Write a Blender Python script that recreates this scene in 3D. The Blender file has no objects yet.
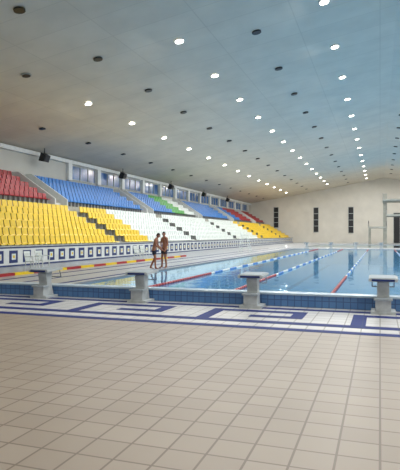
import bpy, math, random
from mathutils import Vector, Matrix
random.seed(4)
S=bpy.context.scene
S.view_settings.view_transform='Standard'
COL=S.collection

def lin(r,g,b):
    f=lambda c:(c/255/12.92) if c/255<=0.04045 else ((c/255+0.055)/1.055)**2.4
    return (f(r),f(g),f(b),1)

# ---------------- materials ----------------
def mat(name,rgb,rough=0.5,noise=0.06,nscale=3.0,spec=0.5,metal=0.0,bump=0.0):
    m=bpy.data.materials.new(name); m.use_nodes=True
    nt=m.node_tree; b=nt.nodes['Principled BSDF']
    b.inputs['Roughness'].default_value=rough
    b.inputs['Metallic'].default_value=metal
    b.inputs['Specular IOR Level'].default_value=spec
    tc=nt.nodes.new('ShaderNodeTexCoord'); n=nt.nodes.new('ShaderNodeTexNoise')
    n.inputs['Scale'].default_value=nscale; n.inputs['Detail'].default_value=4
    nt.links.new(tc.outputs['Object'],n.inputs['Vector'])
    r=nt.nodes.new('ShaderNodeValToRGB')
    c=lin(*rgb); k1=1-noise*2; k2=1+noise*2
    r.color_ramp.elements[0].color=(c[0]*k1,c[1]*k1,c[2]*k1,1); r.color_ramp.elements[0].position=.3
    r.color_ramp.elements[1].color=(min(1,c[0]*k2),min(1,c[1]*k2),min(1,c[2]*k2),1); r.color_ramp.elements[1].position=.7
    nt.links.new(n.outputs['Fac'],r.inputs['Fac']); nt.links.new(r.outputs['Color'],b.inputs['Base Color'])
    if bump:
        bp=nt.nodes.new('ShaderNodeBump'); bp.inputs['Strength'].default_value=bump
        nt.links.new(n.outputs['Fac'],bp.inputs['Height']); nt.links.new(bp.outputs['Normal'],b.inputs['Normal'])
    return m

def tilemat(name,c1,c2,grout,size=0.3,rough=0.35,mortar=0.012,sizey=None,plane='XY',spec=.5):
    m=bpy.data.materials.new(name); m.use_nodes=True
    nt=m.node_tree; b=nt.nodes['Principled BSDF']; b.inputs['Roughness'].default_value=rough
    b.inputs['Specular IOR Level'].default_value=spec
    tc=nt.nodes.new('ShaderNodeTexCoord'); vec=tc.outputs['Object']
    if plane!='XY':
        sp=nt.nodes.new('ShaderNodeSeparateXYZ'); cb=nt.nodes.new('ShaderNodeCombineXYZ')
        nt.links.new(vec,sp.inputs[0]); nt.links.new(sp.outputs[plane[0]],cb.inputs['X']); nt.links.new(sp.outputs[plane[1]],cb.inputs['Y'])
        vec=cb.outputs[0]
    br=nt.nodes.new('ShaderNodeTexBrick'); br.offset=0.0; br.squash=1.0
    br.inputs['Scale'].default_value=1.0
    br.inputs['Brick Width'].default_value=size; br.inputs['Row Height'].default_value=sizey or size
    br.inputs['Mortar Size'].default_value=mortar; br.inputs['Mortar Smooth'].default_value=.2
    br.inputs['Color1'].default_value=lin(*c1); br.inputs['Color2'].default_value=lin(*c2); br.inputs['Mortar'].default_value=lin(*grout)
    nt.links.new(vec,br.inputs['Vector'])
    n=nt.nodes.new('ShaderNodeTexNoise'); n.inputs['Scale'].default_value=.7; n.inputs['Detail'].default_value=5
    nt.links.new(vec,n.inputs['Vector'])
    mr=nt.nodes.new('ShaderNodeMapRange'); mr.inputs['To Min'].default_value=.85; mr.inputs['To Max'].default_value=1.12
    nt.links.new(n.outputs['Fac'],mr.inputs['Value'])
    mx=nt.nodes.new('ShaderNodeVectorMath'); mx.operation='SCALE'
    nt.links.new(br.outputs['Color'],mx.inputs[0]); nt.links.new(mr.outputs[0],mx.inputs['Scale'])
    nt.links.new(mx.outputs[0],b.inputs['Base Color'])
    return m

def emat(name,rgb,st):
    m=bpy.data.materials.new(name); m.use_nodes=True
    b=m.node_tree.nodes['Principled BSDF']; b.inputs['Base Color'].default_value=lin(*rgb)
    b.inputs['Emission Color'].default_value=lin(*rgb); b.inputs['Emission Strength'].default_value=st
    return m

M_floor=tilemat('beige_floor_tile',(160,149,137),(153,142,130),(118,107,97),.3,.42,.010)
M_white=tilemat('white_deck_tile',(202,202,202),(192,192,192),(134,132,130),.3,.4,.01)
M_blue=tilemat('blue_tile',(8,34,108),(12,40,118),(30,54,110),.3,.6,.01,spec=.2)
M_deck=tilemat('pale_deck_tile',(174,178,184),(164,170,176),(126,130,134),.3,.3,.01)
M_pool=tilemat('pool_tile',(110,184,224),(102,176,218),(160,206,228),.25,.3,.012)
M_line=mat('lane_line_tile',(20,44,104),.4)
M_curbF=tilemat('curb_tile',(88,132,184),(78,120,174),(62,92,136),.15,.3,.01,plane='XZ')
M_curbT=mat('curb_cap',(170,194,214),.3)
M_ceil=tilemat('ceiling_panel',(220,213,198),(216,209,194),(208,201,186),4.0,.8,.03,sizey=2.0)
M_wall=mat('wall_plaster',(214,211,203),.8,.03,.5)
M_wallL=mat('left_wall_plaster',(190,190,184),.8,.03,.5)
M_conc=mat('stand_concrete',(168,168,160),.8,.08,1.5)
M_parapet=mat('white_paint',(216,220,220),.5,.03)
M_dark=mat('dark_void',(26,28,34),.5)
M_glass=mat('window_glass',(50,96,150),.12,.15,.6)
M_frame=mat('window_frame',(170,176,176),.4)
M_red=mat('red_plastic',(160,20,34),.35)
M_yel=mat('yellow_plastic',(230,196,20),.35)
M_blu=mat('blue_plastic',(14,118,200),.35)
M_wht=mat('white_plastic',(220,228,226),.35)
M_grn=mat('green_plastic',(50,160,50),.35)
M_metal=mat('steel',(170,172,175),.25,.02,5,metal=.9)
M_black=mat('black_plastic',(18,18,20),.4)
M_grey=mat('grey_bracket',(150,152,154),.5)
M_block=mat('block_concrete',(180,187,190),.6,.08,6)
M_blockd=mat('block_nonslip_top',(165,176,184),.7,.05,30)
M_skin=mat('skin',(158,104,78),.5,.05,8)
M_hair=mat('hair',(26,20,18),.6)
M_trunk=mat('swim_trunks',(22,26,44),.7)
M_lamp=emat('lamp_glow',(255,252,240),9)

def water():
    m=bpy.data.materials.new('pool_water'); m.use_nodes=True
    nt=m.node_tree; nt.nodes.clear(); L=nt.links.new; N=nt.nodes.new
    out=N('ShaderNodeOutputMaterial'); tr=N('ShaderNodeBsdfTransparent'); tr.inputs[0].default_value=(.66,.90,.98,1)
    df=N('ShaderNodeBsdfDiffuse'); df.inputs[0].default_value=lin(98,176,230)
    gl=N('ShaderNodeBsdfGlossy'); gl.inputs['Roughness'].default_value=.04; gl.inputs['Color'].default_value=(.84,.94,1,1)
    tc=N('ShaderNodeTexCoord'); mp=N('ShaderNodeMapping'); mp.inputs['Scale'].default_value=(1.0,.7,1)
    n=N('ShaderNodeTexNoise'); n.inputs['Scale'].default_value=1.6; n.inputs['Detail'].default_value=3
    L(tc.outputs['Object'],mp.inputs[0]); L(mp.outputs[0],n.inputs['Vector'])
    bp=N('ShaderNodeBump'); bp.inputs['Strength'].default_value=.3; bp.inputs['Distance'].default_value=.03
    L(n.outputs['Fac'],bp.inputs['Height']); L(bp.outputs[0],gl.inputs['Normal'])
    fr=N('ShaderNodeFresnel'); fr.inputs['IOR'].default_value=1.22; L(bp.outputs[0],fr.inputs['Normal'])
    m1=N('ShaderNodeMixShader'); m1.inputs[0].default_value=.55; L(tr.outputs[0],m1.inputs[1]); L(df.outputs[0],m1.inputs[2])
    m2=N('ShaderNodeMixShader'); L(fr.outputs[0],m2.inputs[0]); L(m1.outputs[0],m2.inputs[1]); L(gl.outputs[0],m2.inputs[2])
    L(m2.outputs[0],out.inputs[0]); return m
M_water=water()

# ---------------- mesh builder ----------------
class MB:
    def __init__(s): s.v=[];s.f=[];s.m=[];s.mats=[]
    def mi(s,m):
        if m not in s.mats: s.mats.append(m)
        return s.mats.index(m)
    def add(s,vs,fs,m):
        o=len(s.v); s.v+= [tuple(v) for v in vs]; k=s.mi(m)
        for f in fs: s.f.append(tuple(o+i for i in f)); s.m.append(k)
    def box(s,x0,x1,y0,y1,z0,z1,m,T=None):
        vs=[Vector(p) for p in [(x0,y0,z0),(x1,y0,z0),(x1,y1,z0),(x0,y1,z0),(x0,y0,z1),(x1,y0,z1),(x1,y1,z1),(x0,y1,z1)]]
        if T: vs=[T@v for v in vs]
        s.add(vs,[(0,3,2,1),(4,5,6,7),(0,1,5,4),(1,2,6,5),(2,3,7,6),(3,0,4,7)],m)
    def prism(s,prof,a0,a1,axis,m,T=None):
        n=len(prof); vs=[]
        for a in (a0,a1):
            for p,q in prof: vs.append(Vector((a,p,q)) if axis=='X' else Vector((p,a,q)))
        if T: vs=[T@v for v in vs]
        fs=[tuple(range(n)),tuple(range(2*n-1,n-1,-1))]
        for i in range(n):
            j=(i+1)%n; fs.append((i,i+n,j+n,j))
        s.add(vs,fs,m)
    def cyl(s,p0,p1,r,m,n=10,r2=None,T=None):
        p0=Vector(p0);p1=Vector(p1); r2=r if r2 is None else r2
        d=(p1-p0).normalized(); u=d.orthogonal().normalized(); w=d.cross(u)
        vs=[p0+(u*math.cos(2*math.pi*i/n)+w*math.sin(2*math.pi*i/n))*r for i in range(n)]
        vs+=[p1+(u*math.cos(2*math.pi*i/n)+w*math.sin(2*math.pi*i/n))*r2 for i in range(n)]
        if T: vs=[T@v for v in vs]
        fs=[tuple(range(n-1,-1,-1)),tuple(range(n,2*n))]+[(i,(i+1)%n,(i+1)%n+n,i+n) for i in range(n)]
        s.add(vs,fs,m)
    def build(s,name,bevel=0,loc=None,fix=True):
        me=bpy.data.meshes.new(name); me.from_pydata(s.v,[],s.f)
        for m in s.mats: me.materials.append(m)
        me.polygons.foreach_set('material_index',s.m)
        if fix:
            import bmesh
            bm=bmesh.new(); bm.from_mesh(me); bmesh.ops.recalc_face_normals(bm,faces=bm.faces); bm.to_mesh(me); bm.free()
        me.update()
        o=bpy.data.objects.new(name,me); COL.objects.link(o)
        if loc: o.location=loc
        if bevel:
            b=o.modifiers.new('bevel','BEVEL'); b.width=bevel; b.segments=2; b.limit_method='ANGLE'
        return o

# ---------------- geometry constants ----------------
PX0,PX1=-9.6,12.64
PY0,PY1=11.95,61.95
DY0,DY1=69.0,91.0
WX0,WX1=-27.0,24.0
WY0,WY1=-6.0,112.0
RX,RZ=0.8,13.2; LZ=8.5; RRZ=9.4
def ceilz(x):
    return LZ+(RZ-LZ)*(x-WX0)/(RX-WX0) if x<RX else RZ+(RRZ-RZ)*(x-RX)/(WX1-RX)

# floor
b=MB()
def slab(x0,x1,y0,y1,m): b.box(x0,x1,y0,y1,-.3,0,m)
slab(WX0,WX1,WY0,8.7,M_floor)
slab(WX0,WX1,8.7,PY0,M_white)
slab(WX0,PX0,PY0,WY1,M_deck)
slab(PX1,WX1,PY0,WY1,M_deck)
slab(PX0,PX1,PY1,DY0,M_deck)
slab(PX0,PX1,DY1,WY1,M_deck)
b.build('floor')
b=MB()
t=.004
def strip(x0,x1,y0,y1): b.box(x0,x1,y0,y1,0.0005,t,M_blue)
strip(WX0+.1,WX1-.1,8.7,8.92)
x=-26.6
while x<21:      # meander: wave with an inner hook
    q=.26
    strip(x,x+q,9.3,10.85)                 # riser
    strip(x+q,x+2.0,10.59,10.85)           # top run
    strip(x+2.0-q,x+2.0,9.95,10.59)        # hook down
    strip(x+.95,x+2.0-q,9.95,10.2)         # hook back
    strip(x+q,x+2.9,9.3,9.55)              # bottom run
    x+=2.9
strip(WX0+.1,WX1-.1,11.12,11.32)
strip(PX0-.5,PX0-.3,13,PY1); strip(PX0-3.2,PX0-3.0,13,PY1); strip(PX0-1.9,PX0-1.75,13,PY1)
b.build('mosaic_floor_border')
def basin(name,y0,y1,dep,lanes):
    b=MB(); e=.2
    b.box(PX0-e,PX1+e,y0-e,y1+e,-dep-.2,-dep,M_pool)
    b.box(PX0-e,PX0,y0-e,y1+e,-dep,-.301,M_pool); b.box(PX1,PX1+e,y0-e,y1+e,-dep,-.301,M_pool)
    b.box(PX0,PX1,y0-e,y0,-dep,-.301,M_pool); b.box(PX0,PX1,y1,y1+e,-dep,-.301,M_pool)
    if lanes:
        for i in range(8):
            xc=PX0+2.78*(i+.5); b.box(xc-.16,xc+.16,y0+2,y1-2,-dep,-dep+.01,M_line)
            b.box(xc-.5,xc+.5,y1-2,y1-1.7,-dep,-dep+.01,M_line)
    b.build(name)
basin('swimming_pool_basin',PY0,PY1,1.8,True)
basin('diving_pool_basin',DY0,DY1,4.0,False)
for nm,y0,y1 in (('pool_water',PY0,PY1),('diving_pool_water',DY0,DY1)):
    b=MB(); b.add([(PX0,y0,-.06),(PX1,y0,-.06),(PX1,y1,-.06),(PX0,y1,-.06)],[(0,1,2,3)],M_water); b.build(nm)
for nm,ya,yb in (('pool_end_curb',11.62,PY0),):
    b=MB(); b.box(-17.3,PX1+1.2,ya,yb,0,.26,M_curbF); b.box(-17.32,PX1+1.22,ya-.03,yb+.03,.26,.30,M_curbT); b.build(nm)

# walls
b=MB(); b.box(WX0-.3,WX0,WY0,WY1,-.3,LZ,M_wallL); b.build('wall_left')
b=MB(); b.box(WX1,WX1+.3,WY0,WY1,-.3,RRZ,M_wall); b.build('wall_right')
prof=[(WX0-.3,-.3),(WX1+.3,-.3),(WX1+.3,RRZ),(RX,RZ),(WX0-.3,LZ)]
b=MB(); b.prism(prof,WY1,WY1+.3,'Y',M_wall); b.build('wall_far')
b=MB(); b.prism(prof,WY0-.3,WY0,'Y',M_wall); b.build('wall_near')
b=MB(); b.prism([(WX0-.3,LZ),(RX,RZ),(WX1+.3,RRZ),(WX1+.3,RRZ+.3),(RX,RZ+.3),(WX0-.3,LZ+.3)],WY0-.3,WY1+.3,'Y',M_ceil); b.build('ceiling')
b=MB(); b.box(WX0,WX0+.25,WY0,WY1,LZ-.35,LZ-.02,M_parapet); b.build('trim_1')

b=MB()
ys=[41+5.2*i for i in range(14)]
for y in ys: b.box(WX0,WX0+.3,y-.3,y+.3,6.62,LZ-.35,M_parapet)
b.build('wall_pilasters')
for i,y in enumerate(ys[:-1]):
    b=MB(); b.box(WX0,WX0+.06,y+.5,y+4.7,6.75,8.0,M_glass)
    for yy in (y+.5,y+1.9,y+3.3,y+4.62): b.box(WX0+.01,WX0+.12,yy,yy+.08,6.75,8.0,M_frame)
    b.box(WX0+.01,WX0+.12,y+.5,y+4.7,6.68,6.76,M_frame); b.box(WX0+.01,WX0+.12,y+.5,y+4.7,7.98,8.06,M_frame)
    b.build('window_%d'%(i+1))
for i,(x,z0,z1) in enumerate([(-21.3,3.2,7.6),(-12.8,2.2,7.4),(-5.7,2.0,7.4)]):
    b=MB(); b.box(x-.5,x+.5,WY1-.06,WY1,z0,z1,M_dark)
    for k in range(5):
        z=z0+(z1-z0)*k/4; b.box(x-.55,x+.55,WY1-.12,WY1,z-.05,z+.05,M_frame)
    for xx in (-.55,.47): b.box(x+xx,x+xx+.08,WY1-.12,WY1,z0,z1,M_frame)
    b.build('window_%d'%(i+20))
b=MB(); b.box(2.6,5.0,WY1-.05,WY1-.001,0,6.0,M_dark); b.box(2.5,2.62,WY1-.1,WY1-.001,0,6.1,M_frame); b.box(2.5,5.1,WY1-.1,WY1-.001,6.0,6.12,M_frame); b.box(3.75,3.85,WY1-.1,WY1-.001,0,6,M_frame); b.build('door_1')

# ---------------- grandstand ----------------
GX=-17.4; NR=12; DX=.78; RZs=.45; T0=.7
GY0,GY1=12.5,110.0
def tread(i): return T0+RZs*i
b=MB()
for i in range(NR):
    x1=GX-.2-DX*i; x0=x1-DX
    if i==NR-1: x0=WX0+.01
    b.box(x0,x1,GY0,GY1,0.0,tread(i),M_conc)
b.box(GX-.2,GX,GY0,GY1,0,1.0,M_parapet)
b.box(GX-.25,GX+.05,GY0,GY1,1.0,1.06,M_frame)
y=GY0+.4
while y<GY1-.8:
    b.box(GX,GX+.02,y,y+.62,.2,.82,M_line); b.box(GX+.02,GX+.03,y+.16,y+.46,.36,.66,M_wht); b.box(GX+.03,GX+.035,y+.24,y+.38,.44,.58,M_yel)
    y+=1.05
b.box(GX,GX+.02,GY0,GY1,.93,.99,M_line); b.box(GX,GX+.02,GY0,GY1,.02,.1,M_line)
aisles=[17.8,34.2,50.5,66.8,83.1,99.4]
xm=GX-.2-DX*6
for a in aisles:
    for i in range(1,NR):
        xx=GX-.2-DX*i
        b.box(xx,xx+.3,a-.55,a+.55,tread(i-1),tread(i-1)+RZs/2,M_parapet)
    for yy in (a-.85,a+.75):
        zb=tread(6)
        b.prism([(xm-.8,zb+.05),(xm-.8,zb+.95),(WX0+.6,tread(11)+.85),(WX0+.02,tread(11)+.85),(WX0+.02,tread(11)+.05)],yy,yy+.12,'Y',M_parapet)
b.build('grandstand')

groups={}
def color(i,y):
    if i<6:
        if y<39.5: return 'yellow'
        if y<80: return 'white'
        return 'yellow'
    if y<34.2: return 'red'
    if y<58: return 'blue'
    if y<62: return 'green'
    if y<66.8: return 'white'
    if y<90: return 'blue'
    return 'red'
MS={'yellow':M_yel,'white':M_wht,'red':M_red,'blue':M_blu,'green':M_grn}
pr=[(.23,.39),(.19,.445),(-.10,.42),(-.165,.50),(-.225,.86),(-.265,.85),(-.205,.46),(-.12,.385),(.19,.40)]
for i in range(NR):
    if i==6: continue
    xc=GX-.2-DX*i-.42; z=tread(i)
    y=GY0+.6
    while y<GY1-.5:
        bad=any(abs(y-a)<(.8 if i<6 else 1.12) for a in aisles)
        if not bad:
            c=color(i,y); g=groups.setdefault(c,MB())
            g.prism([(xc+p,z+q) for p,q in pr],y-.215,y+.215,'Y',MS[c])
            g.box(xc-.1,xc+.1,y-.05,y+.05,z,z+.40,M_grey)
        y+=.52
for c,g in groups.items(): g.build('%s_stadium_seats'%c,fix=True)

b=MB(); y=12.2; k=0
while y<36:
    b.box(-13.8,-13.6,y,y+1.18,0,.11,(M_yel,M_red)[k%2]); y+=1.2; k+=1
b.build('painted_kerb')

for i,y in enumerate([36,49.7,63.2,76.7,90]):
    b=MB(); T=Matrix.Translation((-25.9,y,7.9))@Matrix.Rotation(math.radians(20),4,'Y')
    b.prism([(-.25,-.35),(.25,-.28),(.25,.28),(-.25,.35)],-.35,.35,'Y',M_black,T)
    b.box(.25,.27,-.28,.28,-.22,.22,M_dark,T)
    b.cyl((-25.9,y,8.1),(-25.9,y,ceilz(-25.9)),.04,M_black)
    b.build('loudspeaker')

# ---------------- lamps ----------------
rows=[(-17.7,29.2-6.2*5,6.2),(-9.6,30.5-6*6,6.0),(-2.5,37.5-6.2*7,6.2),(4.5,30-6.2*5,6.2),(11.5,30-6.2*5,6.2),(18.5,2,9)]
lit=MB(); rim=MB(); off=MB()
th=math.atan2(RZ-LZ,RX-WX0)
def disc(mb,x,y,r,h,m,n=14,drop=0):
    zc=ceilz(x)-drop
    a=-th if x<RX else math.atan2(RZ-RRZ,WX1-RX)
    T=Matrix.Translation((x,y,zc))@Matrix.Rotation(a,4,'Y')
    mb.cyl((0,0,-h),(0,0,0.0),r,m,n,T=T)
LN=0
e=bpy.data.objects.new('ceiling_downlights',None); COL.objects.link(e)
for x,y0,st in rows:
    y=y0
    while y<108:
        if y>-5.5:
            on = y>(27 if x<-15 else 20 if x<-5 else -10)  # near lamps in right-hand rows are added, out of view, to brighten the curb
            disc(rim,x,y,.27,.05,M_frame)
            if on:
                disc(lit,x,y,.21,.09,M_lamp)
                ld=bpy.data.lights.new('bulb','AREA'); ld.shape='DISK'; ld.size=.4; ld.energy=240; ld.color=(1,.975,.925)
                lo=bpy.data.objects.new('bulb_%d'%LN,ld); COL.objects.link(lo); lo.location=(x,y,ceilz(x)-.14); lo.parent=e; LN+=1
            else: disc(off,x,y,.22,.07,M_black)
        y+=st
for x,y0 in ((-22.8,19.0),(-13.8,17.5),(-6.0,20.0),(1.9,22)):
    y=y0
    while y<108:
        disc(off,x,y,.24,.07,M_black,n=4 if x<-20 else 12); y+=6.2
for nm,mb in (('glow_discs',lit),('rims',rim)):
    o=mb.build(nm); o.parent=e
off.build('unlit_ceiling_fixtures')

# ---------------- lane ropes ----------------
b=MB()
for i in range(1,8):
    x=PX0+2.78*i; y=PY0+.3
    b.cyl((x,PY0,-.03),(x,PY1,-.03),.012,M_black,5)
    while y<PY1-.3:
        dd=min(y-PY0,PY1-y)
        m=M_red if dd<9 else ((M_blu,M_wht)[int(y/1.2)%2])
        b.cyl((x,y,-.03),(x,y+.2,-.03),.045,m,7); y+=.24
b.build('lane_ropes',fix=False)

# ---------------- starting blocks ----------------
def block(x,y,rot=0,n=0):
    b=MB()
    b.box(-.24,.24,-.32,.20,0,.06,M_block)
    b.prism([(-.22,.06),(.18,.06),(.08,.40),(.12,.66),(-.16,.63),(-.10,.36)],-.12,.12,'X',M_block)
    b.prism([(-.30,.06),(-.18,.06),(-.12,.28),(-.30,.28)],-.15,.15,'X',M_block)
    b.box(-.18,.18,-.34,-.10,.28,.32,M_blockd)
    b.prism([(-.32,.655),(.36,.69),(.36,.74),(-.32,.72)],-.28,.28,'X',M_block)
    b.prism([(-.30,.721),(.34,.741),(.34,.752),(-.30,.732)],-.25,.25,'X',M_blockd)
    b.box(-.22,.22,-.335,-.32,.665,.71,M_line)
    b.cyl((-.22,.30,.67),(-.22,.36,.50),.015,M_metal,8); b.cyl((.22,.30,.67),(.22,.36,.50),.015,M_metal,8); b.cyl((-.23,.36,.50),(.23,.36,.50),.015,M_metal,8)
    o=b.build('starting_block',bevel=.010,loc=(x,y,0)); o.rotation_euler=(0,0,rot)
for i in range(8):
    block(-8.16+2.74*i,11.38); block(-8.21+2.78*i,PY1+.4,math.pi)

# ---------------- diving tower ----------------
b=MB(); ty=93.5
for x in (.5,3.4):
    b.box(x,x+.6,ty,ty+.7,0,8.6,M_conc)
    b.box(x,x+.6,ty+3,ty+3.6,0,7.6,M_conc)
for z,xa,xb,yf in ((3,-1.9,1.1,ty-2.2),(5,1.0,3.4,ty-2.4),(7.5,.4,4.1,ty-3)):
    b.box(xa,xb,yf,ty+3.6,z-.25,z,M_conc)
    for yy in [yf+.8+1.1*k for k in range(5)]:
        for xx in (xa+.04,xb-.04): b.cyl((xx,yy,z),(xx,yy,z+1),.03,M_metal,6)
    for xx in (xa+.04,xb-.04):
        for h in (.5,1): b.cyl((xx,yf+.8,z+h),(xx,ty+3.5,z+h),.03,M_metal,6)
b.box(-1.9,-1.5,ty+1,ty+1.4,0,2.75,M_conc)
for k in range(30):
    if k<15: b.box(4.3,5.3,ty+2.8+k*.28,ty+3.1+k*.28,.25*k,.25*k+.08,M_conc)
    else: b.box(5.4,6.4,ty+2.8+(29-k)*.28,ty+3.1+(29-k)*.28,.25*k,.25*k+.08,M_conc)
b.box(5.3,5.4,ty+2.8,ty+7.2,0,7.4,M_conc); b.box(4.1,6.4,ty+2.2,ty+2.9,7.25,7.5,M_conc)
b.build('diving_tower')

# ---------------- chairs, lifeguard chair ----------------
def chair(x,y,rot):
    b=MB()
    for sx in (-1,1):
        b.cyl((sx*.22,.20,0),(sx*.20,.18,.43),.022,M_wht,8); b.cyl((sx*.22,-.24,0),(sx*.20,-.20,.43),.022,M_wht,8)
        b.cyl((sx*.24,.18,.40),(sx*.25,.16,.64),.02,M_wht,8); b.box(sx*.25-.025,sx*.25+.025,-.22,.2,.63,.66,M_wht)
        b.cyl((sx*.2,-.2,.42),(sx*.19,-.30,.84),.02,M_wht,8)
    b.prism([(-.22,.41),(.22,.43),(.22,.46),(-.22,.44)],-.22,.22,'X',M_wht)
    for k in range(5):
        xx=-.17+k*.085; b.prism([(-.21,.44),(-.19,.44),(-.29,.84),(-.31,.84)],xx-.028,xx+.028,'X',M_wht)
    b.prism([(-.28,.78),(-.26,.78),(-.28,.88),(-.31,.88)],-.22,.22,'X',M_wht)
    o=b.build('plastic_armchair',loc=(x,y,0)); o.rotation_euler=(0,0,rot)
chair(-14.6,19.4,-1.5); chair(-14.7,20.3,-1.7); chair(-15.0,31,-1.6); chair(-15.0,32,-1.6)
def guard(x,y):
    b=MB()
    for sx in (-1,1):
        for sy in (-1,1): b.cyl((sx*.45,sy*.5,0),(sx*.28,sy*.26,1.3),.03,M_wht,8)
        for h,w in ((.4,.40),(.8,.345)): b.cyl((sx*w,-.45+h*.15,h),(sx*w,.45-h*.15,h),.02,M_wht,8)
        b.cyl((sx*.27,-.25,1.3),(sx*.27,-.33,1.95),.025,M_wht,8); b.cyl((sx*.27,.22,1.3),(sx*.27,.22,1.58),.02,M_wht,8); b.box(sx*.27-.03,sx*.27+.03,-.28,.25,1.56,1.60,M_wht)
    for k in range(4): h=.25+.28*k; b.cyl((-.43+.04*k,.48-.05*k,h),(.43-.04*k,.48-.05*k,h),.02,M_wht,8)
    b.box(-.3,.3,-.28,.28,1.28,1.33,M_wht); b.prism([(-.27,1.5),(-.24,1.5),(-.31,1.95),(-.34,1.95)],-.27,.27,'X',M_wht)
    o=b.build('lifeguard_chair',loc=(x,y,0)); o.rotation_euler=(0,0,-math.pi/2)
guard(-11.6,46)

# ---------------- people ----------------
def skinobj(name,V,E,R,m,roots,sub=2):
    me=bpy.data.meshes.new(name); me.from_pydata(V,E,[]); me.materials.append(m)
    o=bpy.data.objects.new(name,me); COL.objects.link(o)
    sk=o.modifiers.new('skin','SKIN'); sk.use_smooth_shade=True
    d=me.skin_vertices[0].data
    for i,r in enumerate(R):
        d[i].radius=r if isinstance(r,tuple) else (r,r); d[i].use_root=(i in roots)
    s=o.modifiers.new('sub','SUBSURF'); s.levels=sub; s.render_levels=sub
    return o
def head(name,T):
    import bmesh
    bm=bmesh.new(); bmesh.ops.create_uvsphere(bm,u_segments=32,v_segments=24,radius=1)
    for v in bm.verts:
        x,y,z=v.co
        fx=.074; fy=.094; fz=.118
        if z<-.1: fx*=1-.28*(-z); fy*=1-.12*(-z)
        X,Y,Z=x*fx,y*fy,z*fz
        if y>0:
            Y+= .024*math.exp(-((X/.012)**2+((Z+.012)/.022)**2))
            Y-= .009*math.exp(-(((abs(X)-.03)/.014)**2+((Z-.012)/.012)**2))
            Y+= .007*math.exp(-((X/.022)**2+((Z+.055)/.008)**2))
            Y+= .010*math.exp(-((X/.02)**2+((Z+.095)/.018)**2))
        v.co=(X,Y,Z)
    me=bpy.data.meshes.new(name); bm.to_mesh(me); bm.free()
    me.materials.append(M_skin); me.materials.append(M_hair)
    for p in me.polygons:
        p.use_smooth=True; c=p.center
        if c.z>.055 or (c.y<-.01 and c.z>-.05) or (c.y<.03 and c.z>.03 ): p.material_index=1
    o=bpy.data.objects.new(name,me); COL.objects.link(o); o.matrix_local=T
    b=MB()
    for sx in (-1,1):
        b.cyl((sx*.03,.078,.012),(sx*.03,.088,.012),.010,M_wht,10); b.cyl((sx*.03,.087,.012),(sx*.03,.0905,.012),.005,M_black,8)
        b.cyl((sx*.070,-.005,-.005),(sx*.084,-.012,-.002),.02,M_skin,10,r2=.028)
        b.box(sx*.03-.014,sx*.03+.014,.080,.092,.028,.033,M_hair)
    b.box(-.02,.02,.085,.097,-.057,-.053,M_red)
    f=b.build(name+'_features'); f.matrix_local=T
    return [o,f]
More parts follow.
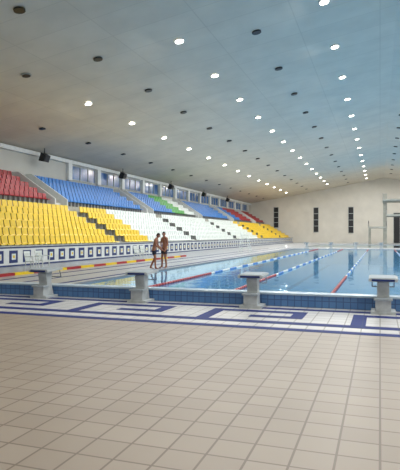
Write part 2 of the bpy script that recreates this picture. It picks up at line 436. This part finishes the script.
def person(loc,rot,scale,P):
    e=bpy.data.objects.new('swimmer',None); COL.objects.link(e)
    V=[];E=[];R=[]
    def a(p,r,par=None):
        V.append(tuple(p));R.append(r)
        if par is not None:E.append((par,len(V)-1))
        return len(V)-1
    pel=a((0,0,.93),(.135,.10))
    sp=a(P['spine'],(.115,.09),pel); ch=a(P['chest'],(.15,.11),sp); uc=a(P['uc'],(.12,.08),ch)
    nk=a(P['neck'],(.055,.055),uc); a(P['ntop'],(.05,.052),nk)
    FV=[];FE=[];FR=[];roots=[]
    for s,side in ((1,'R'),(-1,'L')):
        sh=a(P['sh'+side],(.062,.062),uc); el=a(P['el'+side],(.042,.042),sh)
        fm=a(Vector(P['el'+side]).lerp(Vector(P['wr'+side]),.3),(.042,.042),el)
        wr=a(P['wr'+side],(.026,.026),fm)
        w=Vector(P['wr'+side]); d=(w-Vector(P['el'+side])).normalized()
        if 'hd'+side in P: d=Vector(P['hd'+side]).normalized()
        pm=a(w+d*.045,(.036,.02),wr); a(w+d*.085,(.038,.016),pm)
        u=d.cross(Vector((1,0,0)));  u=(u if u.length>.3 else d.cross(Vector((0,1,0)))).normalized(); n=d.cross(u)*-s
        for k in range(4):
            off=u*(.027-.018*k); L=(.072,.08,.075,.058)[k]
            p0=w+d*.07+off; p1=w+d*(.09+L*.45)+off+n*.006; p2=p1+d*L*.3+n*.014; p3=p2+d*L*.2+n*.018
            o=len(FV); FV+= [tuple(q) for q in (p0,p1,p2,p3)]; FE+=[(o,o+1),(o+1,o+2),(o+2,o+3)]; FR+=[.0095,.009,.008,.007]; roots.append(o)
        p0=w+d*.02+u*.02; p1=w+d*.05+u*.045+n*.01; p2=w+d*.085+u*.055+n*.02
        o=len(FV); FV+=[tuple(q) for q in (p0,p1,p2)]; FE+=[(o,o+1),(o+1,o+2)]; FR+=[.012,.0105,.009]; roots.append(o)
        hp=a((s*.085,0,.88),(.095,.095),pel); kn=a(P['kn'+side],(.056,.056),hp)
        k=Vector(P['kn'+side]); n2=Vector(P['an'+side])
        cf=a(k.lerp(n2,.3)+Vector((0,-.015,0)),(.055,.058),kn); an=a(n2,(.034,.034),cf)
        hl=a(n2+Vector((0,-.03,-.045)),(.032,.03),an)
        bl=a(n2+Vector((s*.01,.10,-.055)),(.04,.022),an); a(n2+Vector((s*.015,.17,-.062)),(.032,.014),bl)
    body=skinobj('body',V,E,R,M_skin,[0]); fing=skinobj('fingers',FV,FE,FR,M_skin,roots,1)
    TV=[(0,0,1.0),(0,0,.93)];TE=[(0,1)];TR=[(.138,.108),(.15,.118)]
    for s,side in ((1,'R'),(-1,'L')):
        k=Vector(P['kn'+side]); h=Vector((s*.085,0,.88)); o=len(TV)
        TV+=[tuple(h),tuple(h.lerp(k,.35)),tuple(h.lerp(k,.62))]; TE+=[(1,o),(o,o+1),(o+1,o+2)]; TR+=[(.108,.108),(.10,.10),(.088,.088)]
    tk=skinobj('swim_trunks',TV,TE,TR,M_trunk,[1])
    hp=Vector(P['head']); T=Matrix.Translation(hp)@Matrix.Rotation(P.get('turn',0),4,'Z')@Matrix.Rotation(P.get('nod',0),4,'X')
    parts=[body,fing,tk]+head('head',T)
    for o in parts: o.parent=e
    e.location=loc; e.rotation_euler=(0,0,rot); e.scale=(scale,)*3
P1=dict(spine=(0,.03,1.09),chest=(0,.08,1.26),uc=(0,.12,1.37),neck=(0,.15,1.45),ntop=(0,.18,1.50),head=(0,.21,1.58),nod=-.35,
 shR=(.17,.12,1.39),elR=(.24,.14,1.12),wrR=(.22,.33,.98),shL=(-.17,.12,1.39),elL=(-.25,.12,1.12),wrL=(-.22,.30,.96),
 knR=(.10,.10,.50),anR=(.10,.10,.085),knL=(-.10,.03,.49),anL=(-.11,-.20,.085))
P2=dict(spine=(0,-.01,1.09),chest=(0,0,1.26),uc=(0,.0,1.39),neck=(0,.01,1.47),ntop=(0,.02,1.53),head=(0,.035,1.60),turn=.5,nod=-.15,
 shR=(.18,0,1.41),elR=(.36,-.06,1.18),wrR=(.20,.06,1.04),hdR=(-.5,.3,-.5),shL=(-.18,0,1.41),elL=(-.24,.0,1.13),wrL=(-.26,.14,.90),
 knR=(.13,.05,.50),anR=(.17,.02,.085),knL=(-.10,.03,.49),anL=(-.12,-.02,.085))
person((-10.05,22.4,0),math.radians(-80),1.0,P1)
person((-9.85,23.2,0),math.radians(150),1.03,P2)

# ---------------- camera ----------------
cam=bpy.data.cameras.new('camera'); co=bpy.data.objects.new('camera',cam); COL.objects.link(co)
cam.sensor_fit='HORIZONTAL'; cam.sensor_width=36; cam.lens=46.8; cam.clip_end=400
co.location=(0,0,1.6); co.rotation_euler=(math.radians(90),0,math.radians(19.1))
S.camera=co
w=bpy.data.worlds.new('world'); S.world=w; w.use_nodes=True
w.node_tree.nodes['Background'].inputs[0].default_value=(.05,.05,.06,1)
